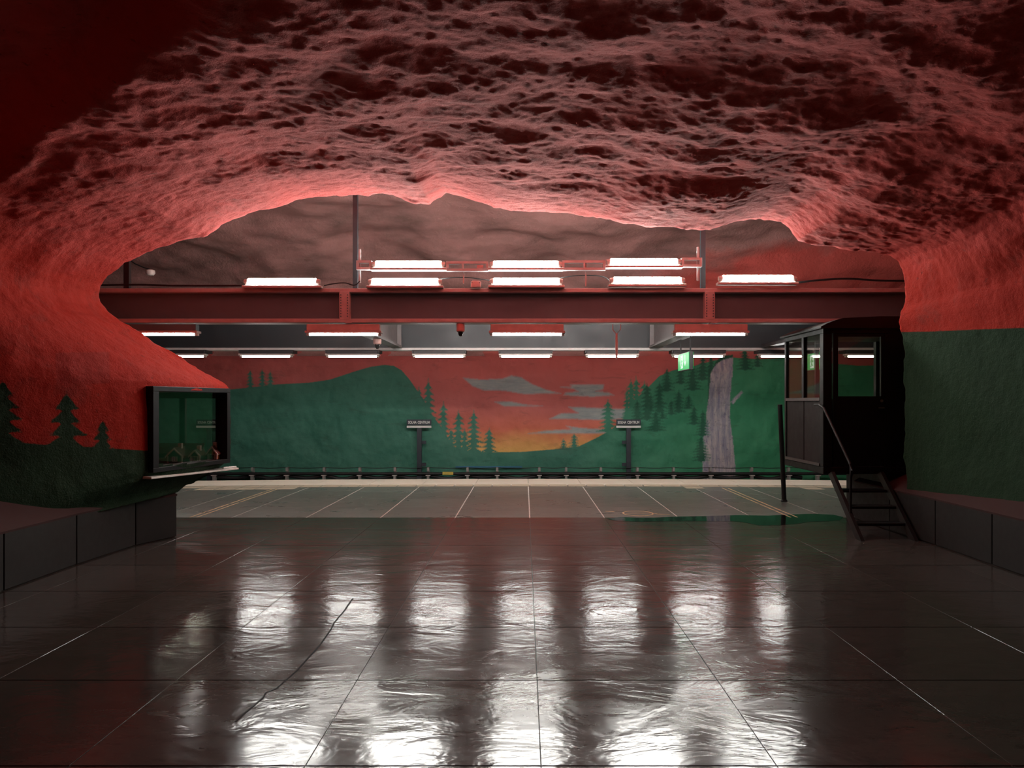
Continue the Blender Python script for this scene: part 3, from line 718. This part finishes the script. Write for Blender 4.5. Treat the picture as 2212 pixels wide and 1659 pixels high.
o = thing('ceiling_post', 'dark steel post on the near beam by the left rock', 'post', (WX(275,YS_),YS_,3.087))
x = WX(275,YS_); box((x-.036,YS_-.03,3.087), (x+.036,YS_+.03,5.3)).build('post', 'lamp_dark', o); box((x-.06,YS_-.06,3.087), (x+.06,YS_+.06,3.10)).build('base_plate', 'lamp_dark', o)
YL = 12.0
o = thing('globe_detector', 'small round white fitting hung from a cable beside the dark post', 'fitting', (WX(325,YL),YL,WZ(595,YL)))
x = WX(325,YL); zb = WZ(596,YL)
MB().lathe([(0,0),(.05,.012),(.07,.045),(.066,.085),(.03,.10),(0,.10)], (x,YL,zb)).build('body', 'white_box', o, smooth=True)
MB().tube([(x,YL,zb+.10),(x-.10,YL,zb+.13),(x-.24,YL,zb+.19),(x-.35,YL,zb+.27)], .010, 6).build('cable', 'rubber', o)
def cable(name, label, pts, r, mat='rubber', cat='cable'):
    P_ = [Vector(q) for q in pts]; out = []
    for i in range(len(P_)-1):
        p0, p1, p2, p3 = P_[max(i-1,0)], P_[i], P_[i+1], P_[min(i+2,len(P_)-1)]
        for k in range(6):
            t = k/6; out.append(.5*((2*p1)+(p2-p0)*t+(2*p0-5*p1+4*p2-p3)*t*t+(3*p1-p0-3*p2+p3)*t**3))
    out.append(P_[-1]); return tag(MB().tube(out, r, 8).build(name, mat, smooth=True), label, cat)
cable('cable', 'black cable lying on the right end of the near beam', [W(1690,610,10.38),W(1722,610,10.38),W(1770,605,10.38),W(1830,602,10.38),W(1900,606,10.38),W(1990,607,10.38)], .014)
cable('cable', 'thin dark conduit lying on the left end of the near beam', [W(120,617,10.3),W(215,616,10.3),W(300,615,10.3),W(380,617,10.3),W(525,617,10.3)], .013)
cable('cable', 'loose cable drooping between the tube lamps on the beam', [W(950,603,10.38),W(1000,599,10.38),W(1060,606,10.38),W(1130,617,10.38),W(1230,597,10.38),W(1300,597,10.38),W(1320,612,10.38)], .007)
cable('cable', 'tangled cable end beside the left rack post', [W(700,617,10.28),W(720,613,10.28),W(745,611,10.28),W(765,616,10.28),W(778,607,10.28)], .008)
for px_ in (375, 498): pass

# ================================================================== SIGNS
YSG = 18.6
for i, pxs in enumerate((451, 905, 1357)):
    lab = ('station name sign on a post, seen through the glass showcase','station name sign on a post left of the painted sunset','station name sign on a post right of the painted sunset')[i]
    xa, xb = WX(pxs-26,YSG), WX(pxs+27,YSG); o = thing('station_sign', lab, 'sign', (WX(pxs,YSG),YSG,-1.15), 'station name signs along the far wall')
    box((xa,YSG-.03,WZ(918.5,YSG)), (xb,YSG,WZ(906,YSG))).build('name_board', 'sign_navy', o, .004)
    box((xa,YSG-.035,WZ(924,YSG)), (xb,YSG,WZ(919.5,YSG))).build('white_strip', 'sign_white', o, .003)
    text_mesh('lettering', 'SOLNA CENTRUM', .088, 'sign_white', o, Matrix.Translation(Vector(((xa+xb)/2, YSG-.032, WZ(912.6,YSG)))-o.location) @ Matrix.Rotation(math.pi/2, 4, 'X'), squash=.72)
    x = WX(pxs+1,YSG); box((x-.055,YSG-.02,-1.15), (x+.055,YSG+.05,WZ(924,YSG))).build('post', 'sign_post', o)
    for yy in (955, 1003): box((x+(.06 if i<2 else -.16),YSG-.01,WZ(yy+4,YSG)), (x+(.16 if i<2 else -.06),YSG+.04,WZ(yy-3,YSG))).build('bracket_box', 'sign_post', o)
# exit signs: lit green boxes hung across the platform
def exit_sign(label, X, man_at, arrow_at, zr):
    o = thing('exit_sign', label, 'sign', (X, 11.8, 2.05), 'lit green exit signs'); Y0, Y1, z0, z1 = 11.4, 12.2, 2.05, 2.30
    box((X-.028,Y0-.012,z0-.012), (X+.028,Y1+.012,z1+.012)).build('case', 'lamp_dark', o, .004)
    fx = X-.030
    for s_ in (-1, 1): box((X+s_*.028,Y0,z0), (X+s_*.034,Y1,z1)).build('green_panel', 'exit_green', o)
    def u(t): return Y1+(Y0-Y1)*t                                  # left to right as seen from the hall
    def pic(name, poly, mat, d):
        MB().prism([(u(a), z0+(z1-z0)*b) for a, b in poly], 'x', X-.034-d, X-.034).build(name, mat, o)
    pic('white_door', [(man_at-.09,.10),(man_at+.09,.10),(man_at+.09,.90),(man_at-.09,.90)], 'exit_white', .002)
    man = [(.00,.80),(.035,.78),(.035,.70),(.01,.67),(.05,.55),(.075,.58),(.08,.52),(.05,.46),(.02,.50),(.025,.36),(.07,.24),(.05,.20),(.0,.32),(-.03,.16),(-.075,.16),(-.07,.20),(-.045,.22),(-.03,.40),(-.02,.55),(-.055,.46),(-.07,.50),(-.04,.62),(-.02,.68)]
    pic('running_figure', [(man_at+a, b) for a, b in man], 'exit_green', .004)
    if arrow_at: pic('down_arrow', [(arrow_at-.012,.90),(arrow_at+.012,.90),(arrow_at+.016,.50),(arrow_at+.05,.46),(arrow_at+.05,.40),(arrow_at,.22),(arrow_at-.05,.40),(arrow_at-.05,.46),(arrow_at-.016,.50)], 'exit_white', .002)
    for yy in (Y0+.05, Y1-.05): MB().tube([(X,yy,z1),(X,yy,zr)], .012, 8).build('hanger_rod', 'lamp_dark', o)
    return o
exit_sign('lit green exit sign with running figure and arrow, hanging in the open', 2.49, .36, .66, 2.545)
exit_sign('lit green exit sign seen through the booth windows', 4.48, .50, None, 2.562)
tag(box((4.40,10.9,2.562), (4.56,14.2,2.62)).build('sign_rail', 'lamp_dark'), 'dark rail above the exit sign behind the booth', 'rail')
tag(box((2.44,11.35,2.545), (2.54,12.25,2.559)).build('sign_rail', 'lamp_dark'), 'dark rail above the open hanging exit sign', 'rail')

# ================================================================== PIPE RAIL ALONG THE FAR WALL
YP = 18.55
tag(MB().tube([(-XE,YP,WZ(1023.5,YP)),(XE,YP,WZ(1023.0,YP))], .036, 10).build('wall_pipe', 'rubber', smooth=True), 'dark pipe on brackets along the foot of the mural wall', 'pipe')
br = [463,545,620,700,777,853,925,1010,1074,1165,1223,1298,1377,1455,1535,1624,1704,1766]
proto = None
ords = ['leftmost','second','third','fourth','fifth','sixth','seventh','eighth','ninth','tenth','eleventh','twelfth','thirteenth','fourteenth','fifteenth','sixteenth','seventeenth','rightmost']
for bi, pxs in enumerate(br):
    bl = f'grey bracket post under the pipe along the mural wall, {ords[bi]}'+(' of eighteen' if bi in (0, len(br)-1) else ' from the left')
    x = WX(pxs,YP); loc = (x,YP,-1.15)
    if proto is None:
        proto = thing('pipe_bracket', bl, 'bracket', loc, 'pipe brackets along the mural wall')
        box((x-.028,YP-.06,-1.15), (x+.028,YP+.08,WZ(1027.5,YP))).build('post', 'bracket_grey', proto, .004)
        box((x-.055,YP-.08,WZ(1027.5,YP)), (x+.055,YP+.08,WZ(1026,YP))).build('saddle', 'white_box', proto)
        box((x-.03,YP+.05,WZ(1026,YP)), (x+.03,YP+.085,WZ(1013,YP))).build('back_strap', 'bracket_grey', proto)
        box((x-.028,YP-.03,WZ(1018,YP)), (x+.028,YP+.085,WZ(1009.5,YP))).build('cable_clamp', 'bracket_grey', proto, .004)
    else: dup(proto, loc, bl)
wp_ = [(-9.8,YP+.02,WZ(1011,YP))]
for a, b in zip(br[:-1], br[1:]): wp_ += [(WX(a,YP),YP-.02,WZ(1010,YP)), (WX((a+b)/2,YP),YP-.02,WZ(1011.3,YP))]
cable('wall_cable', 'thin black cable strung over the bracket tops by the mural', wp_, .009)
wq = []
for a, b, d in zip(br[:-1], br[1:], [3,4,3,5,3,3,4,1,4,2,2,3,2,3,3,5,2]): wq += [(WX(a,YP),YP+.1,WZ(1029,YP)), (WX((a+b)/2,YP),YP+.1,WZ(1031+d,YP))]
cable('wall_cable', 'thick dark cable sagging below the pipe at the mural foot', wq, .05)
x = WX(968,YP); tag(box((x-.13,YP-.06,WZ(1025,YP)), (x+.13,YP-.04,WZ(1019,YP))).build('yellow_tag', 'yellow_tag'), 'small yellow marker plate on the pipe left of the sunset', 'marker')
tag(box((WX(985,YW),YW-.13,WZ(1009,YW)), (WX(1128,YW),YW-.11,WZ(1006.5,YW))).build('blue_strip', 'blue_tape'), 'thin blue strip on the mural below the sunset', 'strip')

# ================================================================== BOOTH WITH STAIRS
X0, X1, Y0, Y1, Z0, ZS, ZW, ZT = 3.68, 5.02, 9.40, 10.80, .66, 1.595, 2.40, 2.56
bt = thing('guard_booth', 'raised black guard booth with windows beside the right rock wall', 'booth', ((X0+X1)/2, (Y0+Y1)/2, Z0))
box((X0,Y0,Z0), (X1,Y1,Z0+.09)).build('floor_frame', 'booth_black', bt, .008)
for (x, y, wx, wy) in ((X0,Y0,.11,.11),(X0,Y1-.06,.05,.06),(X1-.14,Y0,.14,.1),(X1-.08,Y1-.08,.08,.08)):
    box((x,y,Z0+.09), (x+wx,y+wy,ZW)).build('corner_post', 'booth_black', bt, .005)
# left side
for a, b in ((Y0+.11, 10.08), (10.10, Y1-.06)): box((X0+.015,a,Z0+.12), (X0+.045,b,ZS-.03)).build('side_panel', 'booth_panel', bt, .004)
box((X0-.01,Y0+.11,Z0+.09), (X0+.03,Y1-.06,Z0+.125)).build('bottom_rail', 'booth_rail', bt)
box((X0-.005,Y0+.11,ZS-.03), (X0+.05,Y1-.06,ZS+.01)).build('window_sill', 'booth_rail', bt)
box((X0,10.06,ZS), (X0+.05,10.13,ZW)).build('mullion', 'booth_black', bt)
for a, b in ((Y0+.11, 10.06), (10.13, Y1-.06)): box((X0+.02,a,ZS+.01), (X0+.026,b,ZW)).build('window_pane', 'glass_booth', bt)
# back wall with window
box((X0+.05,Y1-.04,Z0+.09), (X1-.08,Y1-.01,ZS)).build('back_panel', 'booth_panel', bt)
box((X0+.05,Y1-.03,ZS), (X1-.08,Y1-.024,ZW)).build('window_pane', 'glass_booth', bt)
box((X0+.42,Y1-.05,ZS), (X0+.47,Y1-.01,ZW)).build('mullion', 'booth_black', bt)
box((X1-.05,Y0+.1,Z0+.09), (X1-.02,Y1-.08,ZS)).build('right_panel', 'booth_black', bt)
box((X1-.038,Y0+.1,ZS), (X1-.032,Y1-.08,ZW)).build('window_pane', 'glass_booth', bt)
# front with door
xd0, xd1 = WX(1802,Y0), WX(1912,Y0)
box((xd1,Y0+.01,Z0+.09), (X1-.14,Y0+.05,ZW)).build('front_panel', 'booth_black', bt)
dr = bpy.data.objects.new('door', None); C.objects.link(dr); dr.parent = bt; dr.location = Vector((xd0,Y0,Z0+.09))-bt.location
zw0, zw1 = WZ(856,Y0), WZ(727,Y0)
xw0, xw1 = WX(1812,Y0), WX(1905,Y0)
box((xd0,Y0+.02,Z0+.1), (xd1,Y0+.06,zw0)).build('door_leaf', 'booth_black', dr)
box((xd0,Y0+.02,zw1), (xd1,Y0+.06,ZW)).build('door_head', 'booth_black', dr)
box((xd0,Y0+.02,zw0), (xw0,Y0+.06,zw1)).build('door_stile', 'booth_black', dr); box((xw1,Y0+.02,zw0), (xd1,Y0+.06,zw1)).build('door_stile', 'booth_black', dr)
box((xw0,Y0+.037,zw0), (xw1,Y0+.043,zw1)).build('door_pane', 'glass_booth', dr)
MB().tube([(WX(1908,Y0),Y0+.02,WZ(881,Y0)),(WX(1908,Y0),Y0-.03,WZ(881,Y0)),(WX(1895,Y0),Y0-.035,WZ(881,Y0))], .008, 8).build('door_handle', 'steel_bright', dr)
MB().tube([(WX(1906,Y0),Y0+.02,WZ(866,Y0)),(WX(1906,Y0),Y0+.008,WZ(866,Y0))], .018, 12).build('door_lock', 'steel_bright', dr)
# header and curved roof
box((X0,Y0,ZW), (X1,Y1,ZW+.05)).build('header', 'booth_black', bt)
rp = [(X0-.05,ZW+.05),(X0-.05,ZW+.075),(X0+.02,ZW+.11),(X0+.12,ZW+.15),(X0+.22,ZW+.18),((X0+X1)/2,ZW+.20),(X1,ZW+.20),(X1,ZW+.05)]
MB().prism(rp, 'y', Y0-.06, Y1+.05).build('roof', 'booth_black', bt, .004)
# concrete support under the booth
tag(box((4.47,9.45,0), (5.0,10.6,.659)).build('booth_base', 'plinth_stone', None, .006), 'dark concrete block under the booth beside the stairs', 'base')
# stairs
stt = thing('metal_stairs', 'dark steel stairs with three treads leading up to the booth door', 'stairs', (4.05, 8.9, 0))
xl, xr_ = 3.76, 4.36
for x in (xl, xr_):
    MB().hexa([(x-.02,8.47,.0),(x+.02,8.47,.0),(x+.02,8.62,.0),(x-.02,8.62,.0)], [(x-.02,9.30,.70),(x+.02,9.30,.70),(x+.02,9.395,.66),(x-.02,9.395,.66)]).build('stringer', 'rail_black', stt)
for k in range(1, 4):
    z = .165*k; y = 8.50+.215*k; box((xl+.02,y-.02,z-.03), (xr_-.02,y+.16,z)).build('tread', 'rail_black', stt, .004)
hr = MB().tube([(xl-.12,9.56,1.515),(xl-.12,9.42,1.515),(xl-.09,9.35,1.47),(xl,8.80,.83),(xl,8.76,.76),(xl,8.78,.70)], .0165, 10).build('handrail', 'rail_black', stt, smooth=True)
MB().tube([(xl-.12,9.52,1.515),(X0-.001,9.52,1.515)], .012, 8).build('wall_fixing', 'steel_bright', hr)
MB().tube([(xl,8.80,.24),(xl,8.79,.82)], .016, 8).build('rail_post', 'rail_black', stt)
# leaning black post on the platform left of the booth
o = thing('black_post', 'slim black post standing on the platform left of the booth', 'post', (4.04, 11.9, 0))
MB().tube([(4.05,11.9,0),(3.985,11.9,1.50)], .036, 12).build('pole', 'rail_black', o, smooth=True)
MB().lathe([(0,0),(.05,0),(.05,.015),(.037,.03),(0,.03)], (4.05,11.9,.0)).build('foot', 'rail_black', o)
MB().lathe([(.037,0),(.037,.015),(0,.02)], (3.985,11.9,1.495)).build('cap', 'rail_black', o)

# ================================================================== SHOWCASE IN THE LEFT ROCK
ztop, zbot = 1.695, .825
A = Vector((CA.x, CA.y, 0)); Bp = Vector((CB.x, CB.y, 0)); dd = (Bp-A).normalized(); nrm = Vector((dd.y, -dd.x, 0))
YB = 9.56
def back(p): return Vector((p.x*YB/p.y, YB, 0))          # shaft runs on through the rock to the platform side
sc = thing('showcase', 'black framed glass showcase set through the left rock wall', 'showcase', ((A.x+Bp.x)/2, (A.y+Bp.y)/2, zbot))
def bar(p, q, z0, z1, mat, name, dep=.06, out=.10, par=None):
    p, q = Vector(p), Vector(q)
    f = nrm*out; b_ = -nrm*dep
    MB().hexa([p+f+Vector((0,0,z0)), q+f+Vector((0,0,z0)), q+b_+Vector((0,0,z0)), p+b_+Vector((0,0,z0))], [p+f+Vector((0,0,z1)), q+f+Vector((0,0,z1)), q+b_+Vector((0,0,z1)), p+b_+Vector((0,0,z1))]).build(name, mat, par or sc, .004)
bar(A-dd*.01, Bp+dd*.01, ztop-.035, ztop+.02, 'frame_black', 'frame_rail'); bar(A-dd*.01, Bp+dd*.01, zbot-.02, zbot+.03, 'frame_black', 'frame_rail')
bar(A-dd*.01, A+dd*.085, zbot+.03, ztop-.035, 'frame_black', 'frame_stile'); bar(Bp-dd*.06, Bp+dd*.01, zbot+.03, ztop-.035, 'frame_black', 'frame_stile')
bar(A+dd*.085, Bp-dd*.06, zbot+.03, ztop-.035, 'glass_case', 'front_glass', .003, .003)
a2, b2_ = back(A), back(Bp+dd*.0)
Ain, Bin = A-nrm*.06, Bp-nrm*.06
def sheet(p, q, r, s_, z0, z1, mat, name): return MB().hexa([Vector((t.x,t.y,z0)) for t in (p,q,r,s_)], [Vector((t.x,t.y,z1)) for t in (p,q,r,s_)]).build(name, mat, sc)
ex = Vector((-.08,0,0))
sheet(Ain-dd*.03, Bin, b2_, a2-Vector((.1,0,0)), zbot-.05, zbot, 'snow_grey', 'case_floor')
sheet(Ain-dd*.03, Bin, b2_, a2-Vector((.1,0,0)), ztop-.03, ztop+.02, 'frame_black', 'case_top')
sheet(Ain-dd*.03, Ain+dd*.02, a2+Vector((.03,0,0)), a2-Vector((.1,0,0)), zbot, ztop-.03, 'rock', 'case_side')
bx0, bx1 = a2.x-.08, b2_.x
MB().box((bx0,YB-.02,ztop-.10), (bx1,YB+.03,ztop)).build('back_rail', 'booth_rail', sc); MB().box((bx0,YB-.02,zbot-.02), (bx1,YB+.03,zbot+.05)).build('back_rail', 'frame_black', sc)
xm = WX(395,YB); MB().box((xm-.035,YB-.02,zbot+.05), (xm+.035,YB+.03,ztop-.10)).build('back_mullion', 'frame_black', sc)
MB().box((bx0,YB,zbot+.05), (bx1,YB+.006,ztop-.1)).build('back_glass', 'glass_case', sc)
# model cottages on the showcase floor
def cottage(label, px_, Y, wd, ht, roofh, depth, wall, seed):
    x = WX(px_,Y); o = thing('model_cottage', label, 'model', (x,Y,zbot), 'model cottages in the showcase'); z = zbot; h2 = wd/2
    MB().prism([(x-h2,z),(x+h2,z),(x+h2,z+ht),(x,z+ht+roofh),(x-h2,z+ht)], 'y', Y, Y+depth).build('walls', wall, o)
    for s_ in (-1, 1):
        MB().prism([(x,z+ht+roofh+.002),(x+s_*(h2+.02),z+ht-.012),(x+s_*(h2+.02),z+ht+.002),(x,z+ht+roofh+.018)], 'y', Y-.02, Y+depth+.01).build('roof', 'house_roof', o)
        MB().prism([(x,z+ht+roofh-.006),(x+s_*(h2+.022),z+ht-.02),(x+s_*(h2+.022),z+ht),(x,z+ht+roofh+.016)], 'y', Y-.03, Y-.018).build('barge_board', 'house_trim', o)
        box((x+s_*h2-.008,Y-.008,z), (x+s_*h2+.008,Y+.004,z+ht)).build('corner_board', 'house_trim', o)
    wn = box((x-.03,Y-.008,z+ht*.25), (x+.03,Y+.002,z+ht*.95)).build('window', 'house_trim', o)
    for s_ in (-1, 1): box((x+s_*.013-.009,Y-.011,z+ht*.32), (x+s_*.013+.009,Y-.006,z+ht*.88)).build('pane', 'house_wall_dark', wn)
    box((x-.02,Y+depth*.5,z+ht+roofh*.7), (x+.02,Y+depth*.5+.04,z+ht+roofh+.06)).build('chimney', 'house_trim', o)
    return o
cottage('dark model cottage with pale gable trim, leftmost in the showcase', 378, 9.0, .165, .085, .085, .25, 'house_wall_dark', 1)
cottage('small dark model cottage with pale trim between the other two', 422, 9.08, .10, .085, .055, .18, 'house_wall_dark', 2)
cottage('ochre yellow model cottage, rightmost in the showcase', 459, 9.22, .10, .10, .075, .12, 'house_yellow', 3)
o = thing('model_barn', 'long low model roof behind the cottages in the showcase', 'model', (WX(395,9.38),9.38,zbot))
xa, xb = WX(335,9.38), WX(434,9.38)
MB().prism([(9.37,zbot),(9.52,zbot),(9.52,zbot+.10),(9.445,zbot+.20),(9.37,zbot+.10)], 'x', xa, xb).build('walls', 'house_wall_dark', o)
MB().prism([(9.355,zbot+.085),(9.445,zbot+.20),(9.445,zbot+.215),(9.345,zbot+.095)], 'x', xa-.02, xb+.02).build('roof', 'house_roof', o)
MB().box((xa, 9.13, zbot),(WX(366,9.13),9.16,zbot+.055)).build('pale_bank', 'gravel_pale', o)
# white ledge under the showcase
p, q = W(327,1031,7.92), W(516,1010.5,9.62)
zl = (p.z+q.z)/2
lg = thing('white_ledge', 'slim white ledge jutting from the rock below the showcase', 'ledge', ((p.x+q.x)/2,(p.y+q.y)/2,zl-.01))
d_ = Vector((q.x-p.x,q.y-p.y,0)).normalized(); n2 = Vector((-d_.y, d_.x, 0))
if n2.x > 0: n2 = -n2
MB().hexa([p+Vector((0,0,-.02)), q+Vector((0,0,-.02)), q+n2*.10+Vector((0,0,-.02)), p+n2*.16+Vector((0,0,-.02))], [p, q, q+n2*.10+Vector((0,0,.012)), p+n2*.16+Vector((0,0,.012))]).build('shelf', 'ledge_white', lg, .003)
MB().tube([q-d_*.28+n2*.05+Vector((0,0,.02)), q-d_*.02+n2*.03+Vector((0,0,.012))], .012, 8).build('end_bracket', 'steel_bright', lg)
for o in C.objects:
    if o.parent is not None and 'category' in o: del o['category']
